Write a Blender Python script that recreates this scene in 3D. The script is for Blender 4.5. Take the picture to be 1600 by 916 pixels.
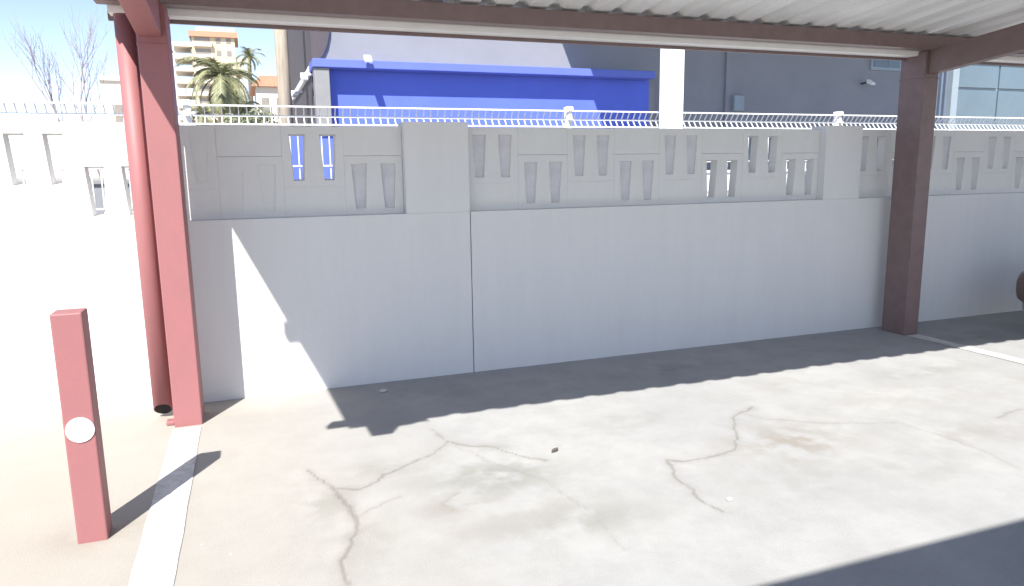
import bpy, bmesh, math, random
from mathutils import Vector, Matrix, noise
from math import radians as RAD, sin, cos, pi
random.seed(7)
S = bpy.context.scene
for o in list(bpy.data.objects): bpy.data.objects.remove(o)
C = S.collection

# ------------------------------------------------------------------ camera
cd = bpy.data.cameras.new("camera"); cam = bpy.data.objects.new("camera", cd); C.objects.link(cam)
S.camera = cam
rt = Vector((0.9390689, -0.34343939, -0.01410619)); up = Vector((0.0709053, 0.15339433, 0.98561789)); fw = Vector((0.3363362, 0.92656331, -0.16839952))
M4 = Matrix((( rt.x, up.x, -fw.x, 0), (rt.y, up.y, -fw.y, 0), (rt.z, up.z, -fw.z, 1.6), (0, 0, 0, 1)))
cam.matrix_world = M4
cd.sensor_fit = 'HORIZONTAL'; cd.sensor_width = 36; cd.lens = 36 * 1120.2 / 1600
cd.clip_start = 0.05; cd.clip_end = 6000
S.render.resolution_x = 1024; S.render.resolution_y = 586

# ------------------------------------------------------------------ light
AZ, EL = 28.5, 48.0
w = bpy.data.worlds.new("World"); S.world = w; w.use_nodes = True
nt = w.node_tree; bg = nt.nodes['Background']
sky = nt.nodes.new('ShaderNodeTexSky'); sky.sky_type = 'NISHITA'; sky.sun_disc = False
sky.sun_elevation = RAD(EL); sky.sun_rotation = RAD(180 + AZ)
sky.air_density = 0.8; sky.dust_density = 0.0; sky.altitude = 2500; sky.ozone_density = 1.2
wbm = nt.nodes.new('ShaderNodeMix'); wbm.data_type = 'RGBA'; wbm.blend_type = 'MULTIPLY'; wbm.inputs[0].default_value = 1.0
wbm.inputs[7].default_value = (1.04, 0.88, 0.79, 1)      # the camera's white balance
nt.links.new(sky.outputs[0], wbm.inputs[6]); nt.links.new(wbm.outputs[2], bg.inputs[0]); bg.inputs[1].default_value = 0.108
sd = bpy.data.lights.new("sun", 'SUN'); sun = bpy.data.objects.new("sun", sd); C.objects.link(sun)
sd.energy = 3.1; sd.angle = RAD(0.5); sd.color = (1.0, 0.965, 0.90)
L = Vector((sin(RAD(AZ)) * cos(RAD(EL)), cos(RAD(AZ)) * cos(RAD(EL)), -sin(RAD(EL))))
sun.rotation_euler = L.to_track_quat('-Z', 'Y').to_euler()
sun.location = (-6, -8, 12)
S.view_settings.view_transform = 'Standard'; S.view_settings.look = 'None'
S.view_settings.gamma = 1.0; S.view_settings.use_curve_mapping = False
S.view_settings.exposure = 1.62
S.render.engine = 'CYCLES'
S.cycles.max_bounces = 8; S.cycles.diffuse_bounces = 5

# ------------------------------------------------------------------ materials
def mat(name, col, rough=0.8, var=0.12, scale=6.0, bump=0.0, bscale=60.0, metal=0.0, spec=0.5, col2=None, stretch=(1, 1, 1), c2amt=0.5, emis=None, trans=0.0):
    m = bpy.data.materials.new(name); m.use_nodes = True
    n = m.node_tree; b = n.nodes['Principled BSDF']
    b.inputs['Roughness'].default_value = rough; b.inputs['Metallic'].default_value = metal
    b.inputs['Specular IOR Level'].default_value = spec
    b.inputs['Transmission Weight'].default_value = trans
    tc = n.nodes.new('ShaderNodeTexCoord'); mp = n.nodes.new('ShaderNodeMapping'); mp.inputs['Scale'].default_value = stretch
    n.links.new(tc.outputs['Object'], mp.inputs[0])
    nz = n.nodes.new('ShaderNodeTexNoise'); nz.inputs['Scale'].default_value = scale; nz.inputs['Detail'].default_value = 7; nz.inputs['Roughness'].default_value = 0.62
    n.links.new(mp.outputs[0], nz.inputs[0])
    rp = n.nodes.new('ShaderNodeValToRGB')
    rp.color_ramp.elements[0].position = 0.30; rp.color_ramp.elements[1].position = 0.70
    a = tuple(c * (1 - var) for c in col); z = tuple(min(1, c * (1 + var)) for c in col)
    if col2: a = tuple(col[i] * (1 - c2amt) + col2[i] * c2amt for i in range(3)); z = col
    rp.color_ramp.elements[0].color = (*a, 1); rp.color_ramp.elements[1].color = (*z, 1)
    n.links.new(nz.outputs[0], rp.inputs[0]); n.links.new(rp.outputs[0], b.inputs['Base Color'])
    if bump:
        n2 = n.nodes.new('ShaderNodeTexNoise'); n2.inputs['Scale'].default_value = bscale; n2.inputs['Detail'].default_value = 5
        n.links.new(tc.outputs['Object'], n2.inputs[0])
        bp = n.nodes.new('ShaderNodeBump'); bp.inputs['Strength'].default_value = bump; bp.inputs['Distance'].default_value = 0.01
        n.links.new(n2.outputs[0], bp.inputs['Height']); n.links.new(bp.outputs[0], b.inputs['Normal'])
    return m
WALL = mat('white_wall_paint', (0.71, 0.705, 0.70), 0.9, bump=0.2, bscale=60, scale=3.0, stretch=(3, 3, 0.35), col2=(0.66, 0.655, 0.64), c2amt=0.6)
BLOCK = mat('white_block_paint', (0.70, 0.695, 0.675), 0.9, bump=0.25, bscale=60, scale=5.0, stretch=(2, 2, 0.8), col2=(0.65, 0.645, 0.62), c2amt=0.5)
INFILL = mat('grey_mortar', (0.61, 0.60, 0.62), 0.95, bump=0.5)
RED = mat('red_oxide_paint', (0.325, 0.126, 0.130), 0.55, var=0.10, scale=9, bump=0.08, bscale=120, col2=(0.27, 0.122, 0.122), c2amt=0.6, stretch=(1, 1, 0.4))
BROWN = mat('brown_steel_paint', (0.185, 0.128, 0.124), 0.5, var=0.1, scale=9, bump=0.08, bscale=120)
REFL = mat('white_reflector', (0.85, 0.85, 0.85), 0.4, var=0.02)
GALV = mat('galvanised_sheet', (0.82, 0.82, 0.81), 0.5, var=0.12, scale=3, stretch=(1, 0.2, 1), metal=0.0)
GUT = mat('cream_gutter', (0.85, 0.83, 0.81), 0.5, var=0.04)
WIRE = mat('white_coated_wire', (0.8, 0.8, 0.8), 0.45, var=0.03)
WHITE = mat('white_paint', (0.82, 0.82, 0.82), 0.6, var=0.04)
BLUE = mat('blue_render', (0.095, 0.145, 0.62), 0.7, var=0.06, scale=2)
BLUEC = mat('blue_cornice', (0.11, 0.15, 0.52), 0.6, var=0.05, scale=2)
GREYW = mat('grey_render', (0.235, 0.24, 0.265), 0.85, var=0.05, scale=1.5, bump=0.2, bscale=20)
GREYP = mat('grey_pilaster', (0.24,0.24,0.245), 0.8, var=0.05)
SHADED = mat('dark_shaded_side', (0.062, 0.058, 0.078), 0.8, scale=2, stretch=(4, 4, 0.3), col2=(0.12, 0.09, 0.075), c2amt=0.6)  # the side's shade is put into the dark colour; brown streaks are its own
DARK = mat('dark_rubber_and_pipe_shade', (0.03, 0.03, 0.03), 0.7)
POLE = mat('weathered_tan_pole', (0.44, 0.38, 0.30), 0.85, scale=4, stretch=(6, 6, 0.5), col2=(0.2, 0.155, 0.12), c2amt=0.7)
TEAL = mat('pale_teal_glass', (0.12, 0.165, 0.20), 0.25, var=0.08, scale=1.2)
TEALF = mat('pale_frame', (0.26, 0.31, 0.35), 0.5, var=0.05)
LOUV = mat('blue_grey_louvre', (0.12, 0.15, 0.21), 0.5, var=0.08)
CREAM = mat('cream_tower_render', (0.60, 0.50, 0.35), 0.9, var=0.06, scale=0.3)
CREAML = mat('pale_tower_balcony', (0.66, 0.60, 0.52), 0.9, var=0.05, scale=0.3)
ORANGE = mat('orange_brick_trim', (0.50, 0.26, 0.17), 0.9)
WINDOW = mat('dark_window_glass', (0.26, 0.23, 0.20), 0.2)
FROND = mat('palm_frond', (0.25, 0.255, 0.14), 0.6, var=0.3, scale=3)
BARK = mat('palm_bark', (0.17, 0.13, 0.09), 0.95, var=0.3, scale=12, bump=0.6, bscale=30)
TWIG = mat('bare_twig_bark', (0.30, 0.25, 0.27), 0.9, var=0.2)
LEAF = mat('green_leaf', (0.20,0.22,0.13), 0.6, var=0.3, scale=4)
LEAFD = mat('dry_leaf', (0.10, 0.085, 0.07), 0.9)
PEB = mat('pale_pebble', (0.5, 0.49, 0.47), 0.9)
LINE = mat('white_road_paint', (0.66, 0.655, 0.645), 0.8, scale=14, col2=(0.36, 0.35, 0.335), c2amt=0.8, bump=0.3, bscale=150)
CARP = mat('maroon_car_paint', (0.13,0.09,0.085), 0.3, var=0.05)
CARG = mat('grey_bumper_plastic', (0.30, 0.31, 0.32), 0.5, var=0.05)
GLASS = mat('dark_car_glass', (0.02, 0.025, 0.03), 0.08, var=0.05)
LAMPG = mat('clear_lamp_lens', (0.6, 0.62, 0.65), 0.1, var=0.05)

# ------------------------------------------------------------------ helpers
def link(o, parent=None):
    C.objects.link(o)
    if parent: o.parent = parent
    return o
def mk(name, verts, faces, m, parent=None, smooth=False, off=None):
    me = bpy.data.meshes.new(name)
    if off is not None:
        verts = [(v[0] - off[0], v[1] - off[1], v[2] - off[2]) for v in verts]
    me.from_pydata(verts, [], faces); me.materials.append(m)
    b = bmesh.new(); b.from_mesh(me); bmesh.ops.recalc_face_normals(b, faces=b.faces); b.to_mesh(me); b.free()
    if smooth:
        for p in me.polygons: p.use_smooth = True
    return link(bpy.data.objects.new(name, me), parent)
class MB:
    def __init__(s): s.v = []; s.f = []
    def box(s, x0, x1, y0, y1, z0, z1):
        b = len(s.v)
        s.v += [(x0,y0,z0),(x1,y0,z0),(x1,y1,z0),(x0,y1,z0),(x0,y0,z1),(x1,y0,z1),(x1,y1,z1),(x0,y1,z1)]
        s.f += [tuple(b+i for i in q) for q in ((0,3,2,1),(4,5,6,7),(0,1,5,4),(1,2,6,5),(2,3,7,6),(3,0,4,7))]
        return s
    def tube(s, pts, r, n=6, r2=None, cap=True):
        k = len(pts); b = len(s.v)
        for i, p in enumerate(pts):
            p = Vector(p); d = (Vector(pts[min(i+1, k-1)]) - Vector(pts[max(i-1, 0)])).normalized()
            a = d.cross(Vector((0, 0, 1)) if abs(d.z) < 0.9 else Vector((1, 0, 0))).normalized(); c = d.cross(a)
            rr = r if r2 is None else r + (r2 - r) * i / (k - 1)
            for j in range(n):
                t = 2 * pi * j / n + pi / n
                q = p + a * rr * cos(t) + c * rr * sin(t); s.v.append(tuple(q))
        for i in range(k - 1):
            for j in range(n):
                s.f.append((b+i*n+j, b+i*n+(j+1)%n, b+(i+1)*n+(j+1)%n, b+(i+1)*n+j))
        if cap:
            s.f.append(tuple(b+j for j in range(n))[::-1]); s.f.append(tuple(b+(k-1)*n+j for j in range(n)))
        return s
    def prism(s, poly, axis, a0, a1):
        b = len(s.v); n = len(poly)
        for a in (a0, a1):
            for p in poly:
                s.v.append({'y': (p[0], a, p[1]), 'x': (a, p[0], p[1]), 'z': (p[0], p[1], a)}[axis])
        s.f.append(tuple(b+i for i in range(n))); s.f.append(tuple(b+n+i for i in range(n))[::-1])
        for i in range(n): s.f.append((b+i, b+(i+1)%n, b+n+(i+1)%n, b+n+i))
        return s
    def build(s, name, m, parent=None, bevel=0, smooth=False, seg=2):
        o = mk(name, s.v, s.f, m, parent, smooth)
        if bevel:
            md = o.modifiers.new('bevel', 'BEVEL'); md.width = bevel; md.segments = seg; md.limit_method = 'ANGLE'
            o.data.shade_smooth() if False else None
        return o
def tag(o, label, cat, group=None, kind=None):
    o['label'] = label; o['category'] = cat
    if group: o['group'] = group
    if kind: o['kind'] = kind
    return o
def thing(name, label, cat, loc=(0, 0, 0), group=None):
    o = bpy.data.objects.new(name, None); C.objects.link(o); o.empty_display_size = 0.2
    # parts are written in world metres: keep the empty at the base, parts compensated below
    o.location = loc
    return tag(o, label, cat, group)
def settle():
    """parts were modelled in world coordinates: compensate for the place of their Empty"""
    bpy.context.view_layer.update()
    for o in C.objects:
        if o.parent and o.parent.type == 'EMPTY' and o.parent.parent is None and not o.get('_local'):
            o.location = Vector(o.location) - Vector(o.parent.location)

# ------------------------------------------------------------------ ground
def onseg(px, py, ax, ay, bx, by):
    dx, dy = bx - ax, by - ay; l = dx * dx + dy * dy
    t = 0 if l == 0 else max(0, min(1, ((px - ax) * dx + (py - ay) * dy) / l))
    return math.hypot(px - ax - t * dx, py - ay - t * dy)
CR = [
    ([(0.198, 3.869), (0.252, 3.714), (0.32, 3.586), (0.425, 3.52), (0.508, 3.569), (0.58, 3.652), (0.733, 3.718), (0.866, 3.82), (1.025, 3.988), (1.132, 3.879), (1.26, 3.784), (1.341, 3.627), (1.465, 3.499)], 0.016, 0.9, (0.05, 1.61, 3.35, 4.14)),
    ([(0.971, 4.22), (1.016, 4.106), (1.025, 3.988)], 0.014, 0.6, (0.82, 1.17, 3.84, 4.37)),
    ([(0.305, 3.593), (0.345, 3.397), (0.382, 3.219), (0.327, 3.035), (0.28, 2.88), (0.256, 2.656)], 0.022, 1.0, (0.11, 0.53, 2.51, 3.74)),
    ([(0.382, 3.219), (0.522, 3.327), (0.605, 3.346)], 0.014, 0.5, (0.23, 0.76, 3.07, 3.5)),
    ([(3.091, 3.825), (2.872, 3.72), (2.683, 3.426), (2.53, 3.248), (2.329, 3.198), (2.172, 3.213), (2.077, 3.271), (2.0, 3.012), (1.979, 2.783), (1.998, 2.631)], 0.018, 0.9, (1.83, 3.24, 2.48, 3.98)),
    ([(2.931, 3.764), (3.042, 3.585), (3.355, 3.367), (3.739, 3.234), (3.812, 2.854), (3.759, 2.479)], 0.016, 0.4, (2.78, 3.96, 2.33, 3.91)),
    ([(4.392, 3.068), (4.704, 3.102)], 0.03, 0.6, (4.24, 4.85, 2.92, 3.25)),
    ([(1.025, 3.988), (1.149, 3.626), (1.351, 3.273), (1.411, 2.865), (1.409, 2.491)], 0.016, 0.3, (0.87, 1.56, 2.34, 4.14)),
    ([(0.903, 3.289), (0.786, 3.221), (0.809, 3.125)], 0.016, 0.4, (0.64, 1.05, 2.98, 3.44))]
cracks = CR
STAINS = [  # x, y, rx, ry, strength, kind(0 brown, 1 green grey)
    (2.92, 3.22, .42, .26, .75, 0), (1.12, 3.41, .38, .24, .8, 1), (.86, 3.15, .22, .10, .55, 0), (1.38, 2.81, .35, .16, .6, 1),
    (1.25, 3.75, .22, .10, .45, 1), (.35, 3.05, .25, .35, .35, 1), (2.6, 2.75, .5, .25, .25, 1), (4.3, 3.6, .7, .2, .3, 0), (3.6, 4.1, .5, .14, .25, 0), (1.3, 4.95, .5, .2, .3, 0), (.62, 3.75, .30, .12, .5, 1), (.25, 3.45, .16, .30, .5, 1), (1.05, 2.95, .5, .3, .3, 0), (3.2, 2.7, .4, .2, .35, 1),
    (4.9, 4.0, .5, .12, .5, 1), (5.4, 3.5, .3, .2, .4, 0), (2.3, 3.9, .35, .12, .4, 1), (4.0, 2.9, .45, .2, .35, 0), (6.3, 4.7, .5, .15, .5, 0), (3.0, 4.85, .6, .14, .45, 1), (-.75, 3.5, .22, .18, .5, 0)]
def field(x, y):
    nx = noise.noise(Vector((x * 6, y * 6, 0))) * .028 + noise.noise(Vector((x * 22, y * 22, 3))) * .012
    ny = noise.noise(Vector((x * 6, y * 6, 9))) * .028 + noise.noise(Vector((x * 22, y * 22, 7))) * .012
    c = 0.0
    for pts, wd_, st, (bx0, bx1, by0, by1) in cracks:
        if x < bx0 or x > bx1 or y < by0 or y > by1: continue
        wd = wd_ * .62
        d = min(onseg(x + nx, y + ny, *pts[i], *pts[i + 1]) for i in range(len(pts) - 1))
        wv = wd * (0.75 + 0.9 * abs(noise.noise(Vector((x * 4, y * 4, 5)))))
        c = max(c, st * max(0, 1 - d / wv) ** 0.8 + .28 * st * max(0, 1 - d / (wv * 5.0)))
    sb = sg = 0.0
    for (sx, sy, rx, ry, st, k) in STAINS:
        q = ((x - sx) / rx) ** 2 + ((y - sy) / ry) ** 2
        if q < 4:
            v = st * math.exp(-q * 1.1) * max(0, min(1, .55 + 1.5 * noise.fractal(Vector((x * 5, y * 5, sx)), 0.8, 2.1, 4)))
            if k: sg = max(sg, v)
            else: sb = max(sb, v)
    return min(1, c), sb, sg
X0, X1, Y0, Y1, ST = -1.2, 7.2, 2.0, 5.45, 0.013
NX = int((X1 - X0) / ST); NY = int((Y1 - Y0) / ST)
verts = []; ca = []; sa = []; ga = []
for j in range(NY + 1):
    y = Y0 + j * ST
    for i in range(NX + 1):
        x = X0 + i * ST
        c, sb, sg = field(x, y)
        ed = min(1, min(i, NX - i, j, NY - j) / 8)
        verts.append((x, y, -0.0035 * max(0, c - .4) * ed + ed * 0.0012 * noise.noise(Vector((x * 1.3, y * 1.3, 0)))))
        ca.append(c); sa.append(sb); ga.append(sg)
faces = [(j*(NX+1)+i, j*(NX+1)+i+1, (j+1)*(NX+1)+i+1, (j+1)*(NX+1)+i) for j in range(NY) for i in range(NX)]
XE, YE = X0 + NX * ST, Y0 + NY * ST
b = len(verts); F = 2500.0
xs = [-F, X0, XE, F]; ys = [-F, Y0, YE, F]
for yy in ys:
    for xx in xs: verts.append((xx, yy, 0.0))
for j in range(3):
    for i in range(3):
        if (i, j) != (1, 1): faces.append((b+j*4+i, b+j*4+i+1, b+(j+1)*4+i+1, b+(j+1)*4+i))
ca += [0] * 16; sa += [0] * 16; ga += [0] * 16
me = bpy.data.meshes.new('ground'); me.from_pydata(verts, [], faces)
for nm, arr in (('crack', ca), ('stain_brown', sa), ('stain_grey', ga)):
    at = me.attributes.new(nm, 'FLOAT', 'POINT'); at.data.foreach_set('value', arr)
for p in me.polygons: p.use_smooth = True
gm = bpy.data.materials.new('pale_asphalt'); gm.use_nodes = True; n = gm.node_tree; B = n.nodes['Principled BSDF']
B.inputs['Roughness'].default_value = 0.92; B.inputs['Specular IOR Level'].default_value = 0.25
tc = n.nodes.new('ShaderNodeTexCoord')
def N(scale, det=6, rough=.6, st=(1, 1, 1)):
    mp = n.nodes.new('ShaderNodeMapping'); mp.inputs['Scale'].default_value = st; n.links.new(tc.outputs['Object'], mp.inputs[0])
    q = n.nodes.new('ShaderNodeTexNoise'); q.inputs['Scale'].default_value = scale; q.inputs['Detail'].default_value = det; q.inputs['Roughness'].default_value = rough
    n.links.new(mp.outputs[0], q.inputs[0]); return q
def ramp(src, p0, p1, c0, c1):
    r = n.nodes.new('ShaderNodeValToRGB'); r.color_ramp.elements[0].position = p0; r.color_ramp.elements[1].position = p1
    r.color_ramp.elements[0].color = (*c0, 1); r.color_ramp.elements[1].color = (*c1, 1); n.links.new(src, r.inputs[0]); return r.outputs[0]
def mix(fac, a, bcol, mode='MIX'):
    q = n.nodes.new('ShaderNodeMix'); q.data_type = 'RGBA'; q.blend_type = mode
    for s_, v in ((0, fac), (6, a), (7, bcol)):
        if isinstance(v, (int, float)): q.inputs[s_].default_value = v
        elif isinstance(v, tuple): q.inputs[s_].default_value = (*v, 1)
        else: n.links.new(v, q.inputs[s_])
    return q.outputs[2]
base = ramp(N(0.9).outputs[0], .35, .65, (0.345, 0.348, 0.352), (0.40, 0.398, 0.390))
base = mix(ramp(N(3.2, 8, .7).outputs[0], .42, .62, (0, 0, 0), (.5, .5, .5)), base, (0.295, 0.292, 0.288))
base = mix(ramp(N(260, 2, .5).outputs[0], .35, .70, (0, 0, 0), (.3, .3, .3)), base, (0.300, 0.295, 0.285))
# warm, sandy surface towards the left of the place
sp = n.nodes.new('ShaderNodeSeparateXYZ'); n.links.new(tc.outputs['Object'], sp.inputs[0])
mr = n.nodes.new('ShaderNodeMapRange'); mr.inputs[1].default_value = 1.2; mr.inputs[2].default_value = -1.0; mr.inputs[3].default_value = 0; mr.inputs[4].default_value = .75
n.links.new(sp.outputs[0], mr.inputs[0]); base = mix(mr.outputs[0], base, (0.385, 0.345, 0.29))
def attr(nm):
    q = n.nodes.new('ShaderNodeAttribute'); q.attribute_name = nm; return q.outputs['Fac']
def mul(a, v):
    q = n.nodes.new('ShaderNodeMath'); q.operation = 'MULTIPLY'; q.use_clamp = True; n.links.new(a, q.inputs[0]); q.inputs[1].default_value = v; return q.outputs[0]
base = mix(mul(attr('stain_brown'), 1.0), base, (0.247, 0.217, 0.183))
base = mix(mul(attr('stain_grey'), 1.0), base, (0.225, 0.228, 0.201))
base = mix(mul(attr('crack'), .7), base, (0.180, 0.162, 0.143))
n.links.new(base, B.inputs['Base Color'])
bp = n.nodes.new('ShaderNodeBump'); bp.inputs['Strength'].default_value = .5; bp.inputs['Distance'].default_value = .006
n.links.new(N(140, 4, .7).outputs[0], bp.inputs['Height']); n.links.new(bp.outputs[0], B.inputs['Normal'])
me.materials.append(gm)
g = link(bpy.data.objects.new('ground', me)); g['kind'] = 'structure'

# painted bay lines
def strip(name, x0, x1, y0, y1, label):
    vs = []; fs = []; k = 60
    for i in range(k + 1):
        y = y0 + (y1 - y0) * i / k
        a = noise.noise(Vector((x0 * 9, y * 9, 1))) * .006; c = noise.noise(Vector((x1 * 9, y * 9, 4))) * .006
        vs += [(x0 + a, y, .0042), (x1 + c, y, .0042)]
    for i in range(k): fs.append((2*i, 2*i+1, 2*i+3, 2*i+2))
    o = mk(name, vs, fs, LINE); o['kind'] = 'structure'; o['label'] = label
    return o
strip('parking_line', -.555, -.385, -2.5, 4.84, 'worn white parking bay line running from the foot of the red post')
strip('parking_line', 5.78, 5.92, -2.5, 4.96, 'white parking bay line starting at the foot of the brown post')

# ------------------------------------------------------------------ boundary wall
YW, YB, YR = 5.37, 5.57, 5.452
wall = thing('boundary_wall', 'long white painted block wall with slotted openings along its top, behind the carport', 'wall', (1.6, 5.47, 0))
ZL, ZT, ZP = 1.29, 1.935, 1.968
slabs = [(-6.8, -2.348), (-2.342, 1.611), (1.618, 9.60), (9.606, 13.6)]
for a, c in slabs:
    MB().box(a, c, YW, YB, -0.3, ZL).build('wall_slab', WALL, wall, bevel=.003)
piers = [(-6.8, -6.31), (-2.85, -2.345), (1.115, 1.612), (5.07, 5.50), (8.96, 9.46), (12.92, 13.6)]
for a, c in piers:
    MB().box(a, c, YW + .001, YB, ZL + .0005, ZP).build('pier', WALL, wall, bevel=.0015)
CW, T = .216, .085
def block_mesh():
    """precast block 2 cells wide with two through slots that taper downwards"""
    v = []; f = []
    W, H = 2 * CW, .4315; ch = .0025
    zb, zt = .045, .375; wt, wb = .058, .037      # half widths top, bottom
    for cidx in range(2):
        cx = (cidx + .5) * CW; xl = cidx * CW; xr = xl + CW
        xl_c = xl + (ch if cidx == 0 else 0); xr_c = xr - (ch if cidx == 1 else 0)
        b = len(v)
        v += [(xl_c, 0, ch), (xr_c, 0, ch), (xr_c, 0, H - ch), (xl_c, 0, H - ch)]           # 0-3 front rim
        v += [(cx - wb, 0, zb), (cx + wb, 0, zb), (cx + wt, 0, zt), (cx - wt, 0, zt)]       # 4-7 front hole
        q = .010
        v += [(cx - wb + q, T, zb + q), (cx + wb - q, T, zb + q), (cx + wt - q, T, zt - q), (cx - wt + q, T, zt - q)]  # 8-11 back hole
        v += [(xl, T, 0), (xr, T, 0), (xr, T, H), (xl, T, H)]                               # 12-15 back rim
        for k in range(4):
            l = (k + 1) % 4
            f += [(b+k, b+l, b+4+l, b+4+k), (b+4+k, b+4+l, b+8+l, b+8+k), (b+8+k, b+8+l, b+12+l, b+12+k)]
        # chamfer and outer sides
        v += [(xl, ch, 0), (xr, ch, 0), (xr, ch, H), (xl, ch, H)]                           # 16-19
        f += [(b+0, b+1, b+17, b+16), (b+2, b+3, b+19, b+18), (b+16, b+17, b+13, b+12), (b+18, b+19, b+15, b+14)]
        if cidx == 0: f += [(b+3, b+0, b+16, b+19), (b+19, b+16, b+12, b+15)]
        else: f += [(b+1, b+2, b+18, b+17), (b+17, b+18, b+14, b+13)]
    me = bpy.data.meshes.new('screen_block'); me.from_pydata(v, [], f); me.materials.append(BLOCK)
    b = bmesh.new(); b.from_mesh(me); bmesh.ops.recalc_face_normals(b, faces=b.faces); b.to_mesh(me); b.free()
    return me
bm_block = block_mesh()
t = MB().box(.0, 2 * CW, 0, T, 0, .2135); fo = t.build('filler_block', BLOCK, wall, bevel=.0025, seg=1); fill_me = fo.data; first_fill = fo
t = MB().box(0, .14, 0, .02, 0, .34); io = t.build('slot_infill', INFILL, wall); inf_me = io.data; bpy.data.objects.remove(io)
flush_me = inf_me.copy(); flush_me.materials.clear(); flush_me.materials.append(BLOCK)
bays = [(-6.31, 0, ()), (-2.345, 0, (9, 10, 11, 14, 15)), (1.612, 0, tuple(range(0, 10))), (5.50, 0, (4, 5)), (9.46, 0, ())]
for bx, st, closed in bays:
    for k in range(8):
        x = bx + k * 2 * CW + .002; upb = (k % 2 == 0)
        o = link(bpy.data.objects.new('screen_block', bm_block), wall)
        o.location = (x, YR + random.uniform(-.0015, .0015), (1.503 if upb else ZL + .0005))
        if first_fill: p, first_fill = first_fill, None
        else:
            p = link(bpy.data.objects.new('filler_block', fill_me), wall)
            md = p.modifiers.new('bevel', 'BEVEL'); md.width = .0025; md.segments = 1
        p.location = (x, YR + random.uniform(-.0015, .0015), (ZL + .0002 if upb else ZL + .4335))
        for c_ in (0, 1):
            if 2 * k + c_ in closed:
                q = link(bpy.data.objects.new('slot_infill', flush_me if bx == -2.345 and 2 * k + c_ in (9, 10, 11) else inf_me), wall)
                q.location = (x + (c_ + .5) * CW - .07, YR + (.004 if bx == -2.345 and 2 * k + c_ in (9, 10) else .008 if bx == -2.345 and 2 * k + c_ == 11 else .019), (1.503 if upb else ZL) + .04)
    # the thin end filler that closes the bay
# (bays are 16 cells of 216 mm; the last few millimetres butt against the next pier)

# ------------------------------------------------------------------ mesh fence behind the wall
fence = thing('mesh_fence', 'white welded wire fence with folded top showing just above the white wall', 'fence', (2.8, 6.1, 0))
posts_x = [-6.09, -3.24, -.39, 2.80, 5.93, 9.0, 12.1]
YF = 6.10
prof = [(YF, .06), (YF, .9), (YF - .045, .98), (YF, 1.06), (YF, 1.985), (YF + .055, 2.052), (YF, 2.125)]
for i, px in enumerate(posts_x):
    MB().box(px - .028, px + .028, YF + .012, YF + .072, -.2, 2.135).build('post', WIRE, fence, bevel=.004)
    t = MB().box(px - .034, px + .034, YF - .01, YF + .08, 2.12, 2.165); t.build('post_cap', WIRE, fence, bevel=.012)
    t = MB().box(px - .02, px + .015, YF - .03, YF + .011, 2.04, 2.065); t.build('clamp', WIRE, fence, bevel=.006)
    if i == len(posts_x) - 1: break
    nx = posts_x[i + 1]; t = MB(); k = int((nx - px) / .061)
    for j in range(1, k):
        x = px + (nx - px) * j / k
        t.tube([(x, y, z) for y, z in prof], .006, 4)
    for y, z in [prof[0]] + [(YF, .3), (YF, .6)] + prof[1:4] + [(YF, 1.36), (YF, 1.66)] + prof[4:]:
        t.tube([(px + .02, y - .008, z), (nx - .02, y - .008, z)], .009, 4)
    o = t.build('wire_panel', WIRE, fence); o['kind'] = 'stuff'

# tall white square post between wall and fence
wp = MB().box(3.64, 3.80, 5.80, 5.96, -.1, 4.2).build('white_post', WHITE, bevel=.006)
tag(wp, 'tall bright white square post standing just behind the wall beneath the carport beam', 'post')

# ------------------------------------------------------------------ carport
cp = thing('carport', 'open carport of brown steel posts and beams under a ribbed metal roof', 'carport', (2.7, 4.9, 0))
YP0, YP1 = 4.885, 5.15
def zr(y): return 2.735 + .10 * (4.9 - y)          # underside of sheets
def hpost(x0, x1, y0, y1, m, label):
    o = MB().box(x0, x1, y0, y1, -.05, 2.60).build('post', m, cp, bevel=.006)
    o['label'] = label
    MB().box(x0 - .004, x1 + .004, y0 - .004, y1 + .004, 2.36, 2.372).build('weld_seam', m, o, bevel=.003)
    return o
hpost(-.548, -.382, YP0, YP1, RED, 'red left post with its upper part in shade')
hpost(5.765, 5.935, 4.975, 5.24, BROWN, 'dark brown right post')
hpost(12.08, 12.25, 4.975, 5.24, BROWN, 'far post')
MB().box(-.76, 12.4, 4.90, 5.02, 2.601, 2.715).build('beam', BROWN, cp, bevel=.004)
for yy, xs_ in ((3.50, -.825), (2.21, -.88)):
    z = zr(yy) - .005
    MB().box(xs_, 12.4, yy - .03, yy + .03, z - .10, z).build('purlin', BROWN, cp, bevel=.003)
# rafters: tapering steel arms that rise towards the front
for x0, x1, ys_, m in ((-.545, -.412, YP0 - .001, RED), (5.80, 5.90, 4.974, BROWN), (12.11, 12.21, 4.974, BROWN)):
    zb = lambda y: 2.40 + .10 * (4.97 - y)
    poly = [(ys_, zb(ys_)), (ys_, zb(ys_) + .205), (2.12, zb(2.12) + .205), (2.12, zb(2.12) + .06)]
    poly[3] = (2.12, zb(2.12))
    MB().prism(poly, 'x', x0, x1).build('rafter', m, cp, bevel=.004)
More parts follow.
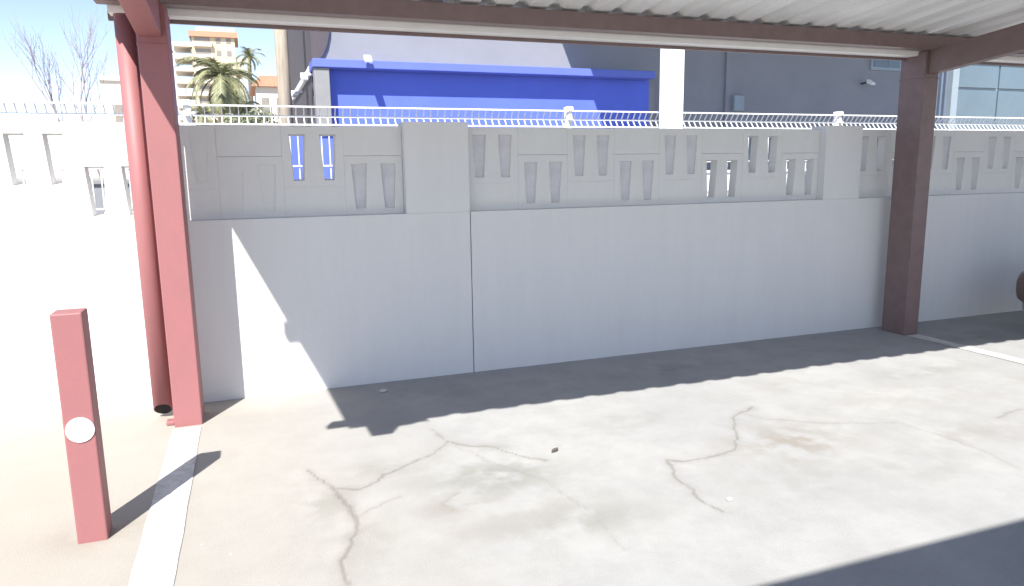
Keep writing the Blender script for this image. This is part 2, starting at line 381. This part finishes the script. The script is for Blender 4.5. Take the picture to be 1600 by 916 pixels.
# ribbed roof sheets (trapezoidal profile, ribs run from wall to front)
PITCH = .25
def sheet(x0, nrib, y_front):
    prof = []
    for r in range(nrib):
        bx = x0 + r * PITCH
        prof += [(bx, 0), (bx + .13, 0), (bx + .165, .030), (bx + .215, .030)]
    prof.append((x0 + nrib * PITCH, 0)); 
    th = .002
    v = []; f = []; ny = 6; k = len(prof)
    for lay in (0, 1):
        for j in range(ny):
            y = 5.15 + (y_front - 5.15) * j / (ny - 1)
            for (px, pz) in prof:
                v.append((px, y, zr(y) + pz + lay * th))
    for lay in (0, 1):
        for j in range(ny - 1):
            for i in range(k - 1):
                a = lay * ny * k + j * k + i; f.append((a, a+1, a+k+1, a+k))
    for i in range(k - 1):
        f.append((i, i+1, ny*k+i+1, ny*k+i)); a = (ny-1)*k+i; f.append((a, a+1, ny*k+a+1, ny*k+a))
    for j in range(ny - 1):
        for e in (0, k - 1):
            a = j*k+e; f.append((a, a+k, ny*k+a+k, ny*k+a))
    o = mk('roof_sheet', v, f, GALV, cp)
    return o
xx = -.80; i = 0
while xx < 12.3:
    nr = 1 if i in (0,) else (1 if i == 1 else 4)
    yf = 2.045 if i == 0 else (1.965 if i == 1 else 2.045 + random.uniform(-.006, .006))
    o = sheet(xx + .0, nr, yf); o.location.z = .0025 * (i % 2)
    xx += nr * PITCH; i += 1
# gutter behind the beam and its downpipe
t = MB().prism([(5.06, 2.568), (5.185, 2.568), (5.195, 2.69), (5.19, 2.69), (5.18, 2.574), (5.065, 2.574), (5.05, 2.69), (5.045, 2.69)], 'x', -.71, 12.4)
t.build('gutter', GUT, cp)
MB().box(-.73, 12.4, 5.19, 5.21, 2.545, 2.60).build('gutter_bracket', BROWN, cp)
t = MB(); R_ = .058
path = [(-.632, 5.12, 2.58), (-.632, 5.12, 1.3), (-.632, 5.12, .065)]
t.tube(path, R_, 24, cap=False)
for i_ in range(len(t.v) - 24, len(t.v)):
    vx = t.v[i_]; t.v[i_] = (vx[0], vx[1], .062 - .85 * (vx[1] - 5.12))
dp = t.build('downpipe', RED, cp, smooth=True)
md = dp.modifiers.new('wall_thickness', 'SOLIDIFY'); md.thickness = .006; md.offset = -1; dp.data.materials.append(DARK); md.material_offset = 1; md.material_offset_rim = 0  # inner faces coloured dark for the shade inside the pipe
# foot flange of the left post
MB().box(-.60, -.549, 4.93, 5.0, .0, .03).build('base_lug', RED, cp, bevel=.008)

# ------------------------------------------------------------------ unseen canopy added behind the viewer to cast the lower right shadow
cn = thing('shadow_canopy', 'unseen canopy added behind the viewer to cast the straight shadow lower right', 'canopy', (3, -3, 0))
MB().box(-3.0, 12.0, -3.3, -.47, 3.10, 3.22).build('roof_slab', GREYP, cn, bevel=.01)  # slab of the added unseen canopy, casts the shadow
for px in (-2.6, 3.2, 9.0):
    MB().box(px, px + .17, -3.2, -2.95, -.05, 3.099).build('post', BROWN, cn, bevel=.006)  # post of the added unseen canopy

# ------------------------------------------------------------------ bollard
bo = thing('bollard', 'short square red post with a round white reflector, standing on the pavement at left', 'bollard', (-.755, 3.48, 0))
MB().box(-.815, -.695, 3.42, 3.54, -.03, 1.035).build('shaft', RED, bo, bevel=.007)
MB().tube([(-.752, 3.4199, .522), (-.752, 3.414, .522)], .056, 40).build('reflector', REFL, bo, bevel=.002)

# small things on the ground
def leaf(x, y, s, rz):
    v = []; pts = [(-1, 0), (-.5, .32), (0, .42), (.55, .3), (1, 0), (.5, -.36), (0, -.45), (-.5, -.3)]
    for px, py in pts: v.append((x + s*(px*cos(rz)-py*sin(rz)), y + s*(px*sin(rz)+py*cos(rz)), .012 + .25*s*abs(py) + .004*px))
    v.append((x, y, .008)); f = [(8, i, (i+1) % 8) for i in range(8)]
    o = mk('dry_leaf', v, f, LEAFD); md = o.modifiers.new('t', 'SOLIDIFY'); md.thickness = .0015; return o
tag(leaf(1.555, 3.60, .032, .5), 'small dark curled dry leaf lying on the sunlit ground beyond the crack', 'leaf')
def pebble(x, y, s, label):
    b = bmesh.new(); bmesh.ops.create_icosphere(b, subdivisions=2, radius=s)
    for v in b.verts:
        k = 1 + .25 * noise.noise(v.co * 30 + Vector((x, y, 0))); v.co = Vector((v.co.x*k*1.3, v.co.y*k, v.co.z*k*.6))
    me = bpy.data.meshes.new('pebble'); b.to_mesh(me); b.free(); me.materials.append(PEB)
    o = link(bpy.data.objects.new('pebble', me)); o.location = (x, y, s*.45); return tag(o, label, 'pebble')
pebble(.84, 5.13, .022, 'pale pebble in the roof shadow at the foot of the wall')
pebble(2.10, 2.72, .014, 'tiny pale pebble on sunlit ground near the bottom edge')

random.seed(31)
t = MB()
for i in range(300):
    x = random.uniform(-1.6, 8.5); y = 5.355 - abs(random.gauss(0, .05)) if i < 285 else random.uniform(2.6, 5.3)
    a = random.uniform(.002, .0055); h = a * random.uniform(.8, 1.4); q = random.uniform(0, pi); b = len(t.v)
    for k_ in range(4): t.v.append((x + a * cos(q + k_ * pi / 2), y + a * .7 * sin(q + k_ * pi / 2), .0))
    t.v.append((x + a * .2, y, h)); t.f += [(b, b+1, b+4), (b+1, b+2, b+4), (b+2, b+3, b+4), (b+3, b, b+4)]
gr = t.build('grit', PEB); tag(gr, 'loose grit and crumbs scattered along the foot of the white wall', 'grit', kind='stuff')

# ------------------------------------------------------------------ grey building with blue shopfront
gb = thing('grey_building', 'plain grey rendered building rising behind the wall, with its left side coloured dark for shade', 'building', (7, 14, 0))
MB().box(1.17, 8.98, 12.30, 19.0, 1.52, 8.0).build('wall', GREYW, gb)
MB().box(8.981, 14.15, 12.24, 19.0, 1.52, 8.0).build('wall', GREYW, gb)
MB().box(1.16, 14.16, 12.20, 19.01, -.1, 1.519).build('plinth', WHITE, gb)
MB().box(1.10, 1.169, 12.28, 19.0, 1.52, 7.98).build('side_shade', SHADED, gb)  # thin panel coloured dark for the shaded side
# curved dark panel on the front, a shadow put into shape and colour
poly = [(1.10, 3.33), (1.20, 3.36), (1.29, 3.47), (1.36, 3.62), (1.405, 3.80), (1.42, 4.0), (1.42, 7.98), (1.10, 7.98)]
MB().prism(poly, 'y', 12.24, 12.299).build('corner_shade', SHADED, gb)
MB().box(4.98, 14.15, 9.25, 12.239, 5.02, 5.22).build('overhang', GREYP, gb)
MB().box(1.0, 14.3, 12.15, 19.1, 8.0, 8.15).build('parapet', GREYP, gb)
wn = MB().box(12.60, 13.45, 12.20, 12.239, 3.60, 4.05).build('window', TEALF, gb)
MB().box(12.66, 13.02, 12.19, 12.1995, 3.66, 3.99).build('pane', TEAL, wn)
MB().box(13.05, 13.39, 12.19, 12.1995, 3.66, 3.99).build('pane', TEAL, wn)
t = MB().box(9.12, 9.36, 12.14, 12.239, 2.70, 3.0); t.build('vent_box', TEALF, gb, bevel=.01)

bs = thing('blue_shopfront', 'bright blue single storey shopfront with projecting blue cornice', 'shopfront', (4, 11.8, 0))
MB().box(1.31, 7.05, 11.90, 12.19, 1.2, 3.188).build('wall', BLUE, bs)
MB().box(1.12, 1.309, 11.90, 16.6, 1.2, 3.17).build('side_wall', BLUE, bs)
MB().box(1.31, 7.05, 11.88, 12.19, -.1, 1.199).build('plinth', GREYP, bs)
MB().box(1.06, 7.0, 11.60, 12.295, 3.19, 3.315).build('cornice', BLUEC, bs, bevel=.01)
MB().box(1.05, 1.16, 12.296, 16.7, 3.171, 3.29).build('side_coping', WHITE, bs, bevel=.01)
MB().box(1.08, 1.305, 11.70, 11.899, -.1, 2.2).build('pilaster_base', BLUE, bs)
MB().box(1.08, 1.305, 11.64, 11.899, 2.201, 3.189).build('pilaster', GREYP, bs, bevel=.01)
MB().box(7.051, 7.15, 11.9, 12.19, -.1, 3.1).build('end_post', GREYP, bs)
MB().box(.50, 1.115, 12.02, 12.14, -.1, 2.24).build('low_wall', BLUE, bs)

def floodlight(x, y, z, label, side=0):
    fl = thing('floodlight', label, 'floodlight', (x, y, z), 'white floodlights on the building')
    if side:
        MB().tube([(x + .15, y + .02, z + .03), (x, y, z)], .018, 6).build('arm', WHITE, fl)
    else:
        MB().tube([(x, y + .22, z - .02), (x, y + .02, z)], .018, 6).build('arm', DARK, fl)
    poly = [(y - .10, z - .035), (y - .08, z - .075), (y + .04, z - .02), (y + .03, z + .05)]
    MB().prism(poly, 'x', x - .055, x + .055).build('lamp_body', WHITE, fl, bevel=.008)
    a = Vector((0, 1, -1))
    MB().prism([(y - .093, z - .047), (y - .083, z - .073), (y - .094, z - .078), (y - .104, z - .052)], 'x', x - .055, x + .055).build('lens', LAMPG, fl)
floodlight(1.87, 11.48, 3.33, 'white floodlight over the left end of the blue cornice')
floodlight(12.40, 12.02, 3.33, 'white floodlight on the shaded grey wall beside the brown post')
floodlight(.97, 12.2, 3.13, 'upper of the two white floodlights at the blue building corner', 1)
floodlight(.86, 13.2, 2.96, 'lower white floodlight at the blue building corner beside the tan pole', 1)

# tan pole
pl = MB().tube([(.67, 12.6, -.1), (.68, 12.6, 3), (.69, 12.62, 7.5)], .115, 14, r2=.095).build('utility_pole', POLE, smooth=True)
tag(pl, 'weathered tan round pole standing at the left end of the grey building', 'pole')

# ------------------------------------------------------------------ pale glazed building far right
gl = thing('glazed_building', 'pale blue glazed building with louvres, right of the brown post', 'building', (18, 14, 0))
MB().box(14.2, 26.0, 12.95, 19.0, -.1, 4.42).build('wall', TEALF, gl)
MB().box(14.2, 26.2, 12.5, 19.2, 4.421, 4.62).build('roof_edge', WHITE, gl)
for k in range(9):
    x = 14.35 + k * .145
    MB().box(x, x + .06, 12.80, 12.949, 1.0, 4.40).build('louvre', LOUV, gl)
for k in range(7):
    x = 15.95 + k * 1.45
    for z0, z1 in ((.9, 2.35), (2.41, 3.35), (3.41, 4.38)):
        MB().box(x, x + 1.40, 12.90, 12.949, z0, z1).build('pane', TEAL, gl)
MB().box(15.70, 15.90, 12.78, 12.949, -.1, 4.42).build('frame_post', TEALF, gl)

ww = thing('low_white_wall', 'low sunlit white wall glimpsed through the lower slots at centre right', 'wall', (10, 9.5, 0))
MB().box(5.2, 17, 9.4, 9.55, -.2, 1.52).build('masonry', WHITE, ww)
MB().box(5.17, 17, 9.37, 9.58, 1.521, 1.56).build('coping', WHITE, ww, bevel=.008)

lw = thing('far_ground_wall', 'low grey wall standing in for far ground seen through the sunlit slots at far left', 'wall', (-6, 10.5, 0))  # added grey wall in place of the far ground behind the slots
MB().box(-14, .35, 10.4, 10.6, -.2, 1.50).build('masonry', GREYW, lw)  # body of the added wall standing in for far ground
MB().box(-14, .38, 10.36, 10.64, 1.501, 1.56).build('coping', GREYP, lw, bevel=.01)  # top of the added wall standing in for far ground

# ------------------------------------------------------------------ far town: tower, house, palms, bare trees
tw = thing('apartment_tower', 'tall cream apartment tower with stacked balconies, far behind the palms', 'building', (-7, 200, 0))
TX0, TX1, TY0, TY1, TH = -10.3, -.4, 200, 214, 35.2
MB().box(TX0, TX1, TY0, TY1, 0, TH).build('wall', CREAM, tw)
MB().box(TX0 - .6, TX1 + .8, TY0 - .8, TY1, TH + .01, TH + 1.3).build('roof_slab', ORANGE, tw)
MB().box(TX0 + 1, TX1 + .2, TY0 + 1.5, TY1, TH + 1.31, TH + 2.6).build('penthouse', CREAML, tw)
MB().box(TX1 + .01, TX1 + 2.0, TY0 + .6, TY1, 0, TH - 4.5).build('stair_wing', CREAML, tw)
for fl_ in range(12):
    z = .4 + fl_ * 2.95
    if z + 2.2 > TH: break
    # side face balconies step out to the left
    MB().box(TX0 - 4.6, TX0 - .01, TY0 + .2, TY0 + 11, z, z + 1.05).build('balcony', CREAML, tw)
    MB().box(TX0 - .4, TX0 - .005, TY0 + .6, TY0 + 10, z + 1.15, z + 2.6).build('window', WINDOW, tw)
    MB().box(TX0 + .3, TX0 + 4.6, TY0 - 1.1, TY0 - .01, z, z + 1.0).build('balcony', CREAML, tw)
    MB().box(TX0 + .6, TX0 + 4.2, TY0 - .06, TY0 - .005, z + 1.1, z + 2.5).build('window', WINDOW, tw)
    for wx in (5.5, 7.9):
        MB().box(TX0 + wx, TX0 + wx + 1.1, TY0 - .06, TY0 - .005, z + .9, z + 2.2).build('window', WINDOW, tw)
MB().box(TX0 - 4.7, TX0 - 4.2, TY0 + .1, TY0 + .5, 0, TH - 2).build('corner_column', CREAML, tw)

hs = thing('orange_roofed_house', 'low cream house with an orange roof beside the tan pole', 'house', (2.2, 60, 0))
MB().box(1.15, 4.6, 60, 67, 0, 8.2).build('wall', CREAML, hs)
MB().prism([(.8, 8.21), (4.9, 8.21), (4.3, 9.0), (1.5, 9.0)], 'y', 59.6, 67.4).build('roof', ORANGE, hs)
for wx in (1.5, 2.6):
    MB().box(wx, wx + .55, 59.95, 59.998, 5.9, 7.4).build('window', WINDOW, hs)
h2 = thing('pale_house', 'small pale pink house seen left of the red downpipe', 'house', (-9, 62, 0))
MB().box(-9.7, -6.0, 62, 68, 0, 8.6).build('wall', CREAML, h2)
MB().box(-9.8, -5.9, 61.8, 68.2, 8.61, 8.9).build('roof_edge', WHITE, h2)
MB().box(-8.9, -8.4, 61.95, 61.998, 5.6, 7.0).build('window', WINDOW, h2)

def palm(x, y, zc, rad, nf, label, seed, droop=1.0, zt=None):
    random.seed(seed)
    pm = thing('palm_tree', label, 'palm tree', (x, y, 0), 'palms beyond the fence')
    pts = [(x + .05 * sin(k * .9), y, zc * k / 8) for k in range(9)]
    MB().tube(pts, .22 * rad / 2 + .08, 10, r2=.15 * rad / 2 + .05).build('trunk', BARK, pm, smooth=True)
    for fI in range(nf):
        az = 2 * pi * fI / nf * 2.4 + random.uniform(-.2, .2); el = RAD(random.uniform(-35, 80)); Lf = rad * random.uniform(.85, 1.15)
        t = MB(); p = Vector((x, y, zc)); e = el; k = 13; sp_ = []
        for s_ in range(k + 1):
            sp_.append(p.copy()); d = Vector((cos(az) * cos(e), sin(az) * cos(e), sin(e))); p = p + d * Lf / k; e -= droop * .13
        t.tube(sp_, .018 * rad, 4, r2=.005)
        side = Vector((-sin(az), cos(az), 0))
        for s_ in range(2, k + 1):
            a = sp_[s_]; d = (sp_[s_] - sp_[s_-1]).normalized()
            for q in range(2):
                a2 = a - d * Lf / k * q * .5
                for sg in (-1, 1):
                    ll = Lf * .30 * (1 - .55 * abs(s_ / k - .45)) * random.uniform(.8, 1.1)
                    tip = a2 + (side * sg * .75 + d * .65 + Vector((0, 0, -.35 + random.uniform(-.15, .15)))).normalized() * ll
                    w_ = d * .022 * rad
                    b = len(t.v); t.v += [tuple(a2 - w_), tuple(a2 + w_), tuple(tip)]; t.f.append((b, b+1, b+2))
        t.build('frond', FROND, pm)
    return pm
palm(-.95, 45, 7.05, 2.3, 46, 'large palm with a broad drooping crown in front of the cream tower', 3)
palm(1.0, 75, 12.6, 1.6, 22, 'small distant palm showing above the orange roofed house', 5)
palm(.15, 47, 5.7, 1.5, 26, 'low palm right of the large palm, before the orange roofed house', 9)
palm(-2.3, 50, 5.4, 1.5, 24, 'low palm left of the large palm, before the cream tower', 12)

def bush(x, y, r, z, label, seed):
    random.seed(seed); bt = thing('shrub', label, 'shrub', (x, y, 0))
    MB().tube([(x, y, 0), (x + .1, y, z)], .08, 6, r2=.03).build('stem', BARK, bt)
    t = MB()
    for i in range(1400):
        u = Vector((random.gauss(0, 1), random.gauss(0, 1), random.gauss(0, 1))).normalized() * r * random.random() ** .4
        c = Vector((x, y, z)) + Vector((u.x * 1.5, u.y, u.z * .8 * (1 + .3 * sin(u.x * 4))))
        a = Vector((random.uniform(-1, 1), random.uniform(-1, 1), random.uniform(-1, 1))).normalized(); bb = a.orthogonal().normalized()
        s_ = random.uniform(.06, .13) * r; b = len(t.v)
        t.v += [tuple(c - a * s_), tuple(c + bb * s_ * .5), tuple(c + a * s_), tuple(c - bb * s_ * .5)]; t.f.append((b, b+1, b+2, b+3))
    o = t.build('foliage', LEAF, bt); return bt
bush(.5, 42, 1.1, 4.2, 'dark green shrub crown between the low palm and the tan pole', 21)
bush(-.9, 41, 1.0, 3.6, 'dark green shrub at the foot of the large palm', 22)

def bare(x, y, h, seed, label, lean):
    random.seed(seed); bt = thing('bare_tree', label, 'tree', (x, y, 0), 'bare trees beyond the wall at left')
    tr = MB(); cr = MB()
    def br(p, d, l, r, dep):
        pts = [p]; q = p.copy(); dd = d.copy()
        for k in range(4):
            dd = (dd + Vector((random.uniform(-.12, .12), random.uniform(-.12, .12), .05))).normalized(); q = q + dd * l / 4; pts.append(q.copy())
        (tr if dep == 0 else cr).tube(pts, r, 5, r2=r * .6)
        if dep >= 5: return
        for k in range(2 if dep < 1 else 3):
            nd = (dd + Vector((random.uniform(-.55, .55), random.uniform(-.55, .55), random.uniform(.0, .45)))).normalized()
            br(pts[-1] if k < 2 else pts[2], nd, l * random.uniform(.6, .82), r * .58, dep + 1)
    br(Vector((x, y, 0)), Vector((lean, 0, 1)).normalized(), h * .48, .09, 0)
    tr.build('trunk', TWIG, bt); cr.build('crown', TWIG, bt)
bare(-6.75, 42, 6.6, 4, 'leafless tree with thin twigs, nearer the red downpipe', -.06)
bare(-7.75, 43, 6.2, 8, 'leafless tree with thin twigs, left of the other bare tree', -.12)

# ------------------------------------------------------------------ parked car at the right edge (nose towards the wall)
car = thing('parked_car', 'brown car parked nose to the wall, cut off by the right edge', 'car', (7.75, 2.7, 0))
def car_body():
    # stations along y (front at 4.70): (y, half width, z low, z belt, z top, half width at top)
    st = [(4.73, .76, .30, .56, .64, .66), (4.66, .85, .22, .56, .66, .64), (4.40, .83, .18, .60, .74, .70), (4.0, .85, .18, .66, .82, .74), (3.65, .86, .18, .72, .90, .76),
          (3.2, .86, .18, .80, 1.20, .62), (2.8, .86, .18, .82, 1.40, .56), (2.0, .86, .18, .84, 1.44, .56), (1.2, .86, .18, .86, 1.40, .56), (.8, .85, .20, .88, 1.15, .62), (.55, .80, .24, .86, .95, .66), (.46, .70, .32, .70, .80, .58)]
    v = []; f = []; cx = 7.75; k = 10
    for (y, hw, zl, zb, zt, ht) in st:
        half = [(hw * .86, zl), (hw, zl + (zb - zl) * .35), (hw, zb - .05), (hw * .96, zb), (ht, zt)]
        for (a, z) in half: v.append((cx - a, y, z))
        for (a, z) in half[::-1]: v.append((cx + a, y, z))
    for s_ in range(len(st) - 1):
        for j in range(k): f.append((s_*k+j, s_*k+(j+1) % k, (s_+1)*k+(j+1) % k, (s_+1)*k+j))
    f.append(tuple(range(k))); f.append(tuple((len(st)-1)*k + j for j in range(k)))
    return v, f
v, f = car_body(); bdy = mk('body', v, f, CARP, car, smooth=True)
md = bdy.modifiers.new('sub', 'SUBSURF'); md.levels = 2; md.render_levels = 2
MB().prism([(7.0, 4.62), (7.15, 4.74), (8.35, 4.74), (8.5, 4.62), (8.62, 4.25), (8.6, 4.2), (6.90, 4.2), (6.88, 4.25)], 'z', .20, .555).build('bumper', CARG, car, bevel=.04, seg=3)
for x0, x1 in ((7.2, 7.5), (8.0, 8.3)):
    MB().box(x0, x1, 4.60, 4.725, .565, .625).build('headlight', LAMPG, car, bevel=.03)
MB().box(7.5, 8.0, 4.742, 4.75, .30, .40).build('number_plate', WHITE, car)
for x0, x1, s_ in ((6.893, 6.91, -1), (8.59, 8.607, 1)):
    MB().prism([(3.1, .86), (2.75, 1.30), (1.35, 1.30), (.95, .92)], 'x', x0 + (.13 if s_ < 0 else -.13), x1 + (.13 if s_ < 0 else -.13)).build('side_window', GLASS, car)
MB().prism([(7.2, 3.58), (8.3, 3.58), (8.2, 3.0), (7.3, 3.0)], 'z', .93, .95).build('wiper_panel', DARK, car)
for wx in (6.89, 8.42):
    for wy in (3.85, 1.25):
        wh = MB().tube([(wx, wy, .31), (wx + .19, wy, .31)], .31, 28).build('wheel', DARK, car, bevel=.03)
        MB().tube([(wx - .004, wy, .31), (wx + .194, wy, .31)], .19, 20).build('rim', CARG, wh)
settle()
car.location.x -= .16
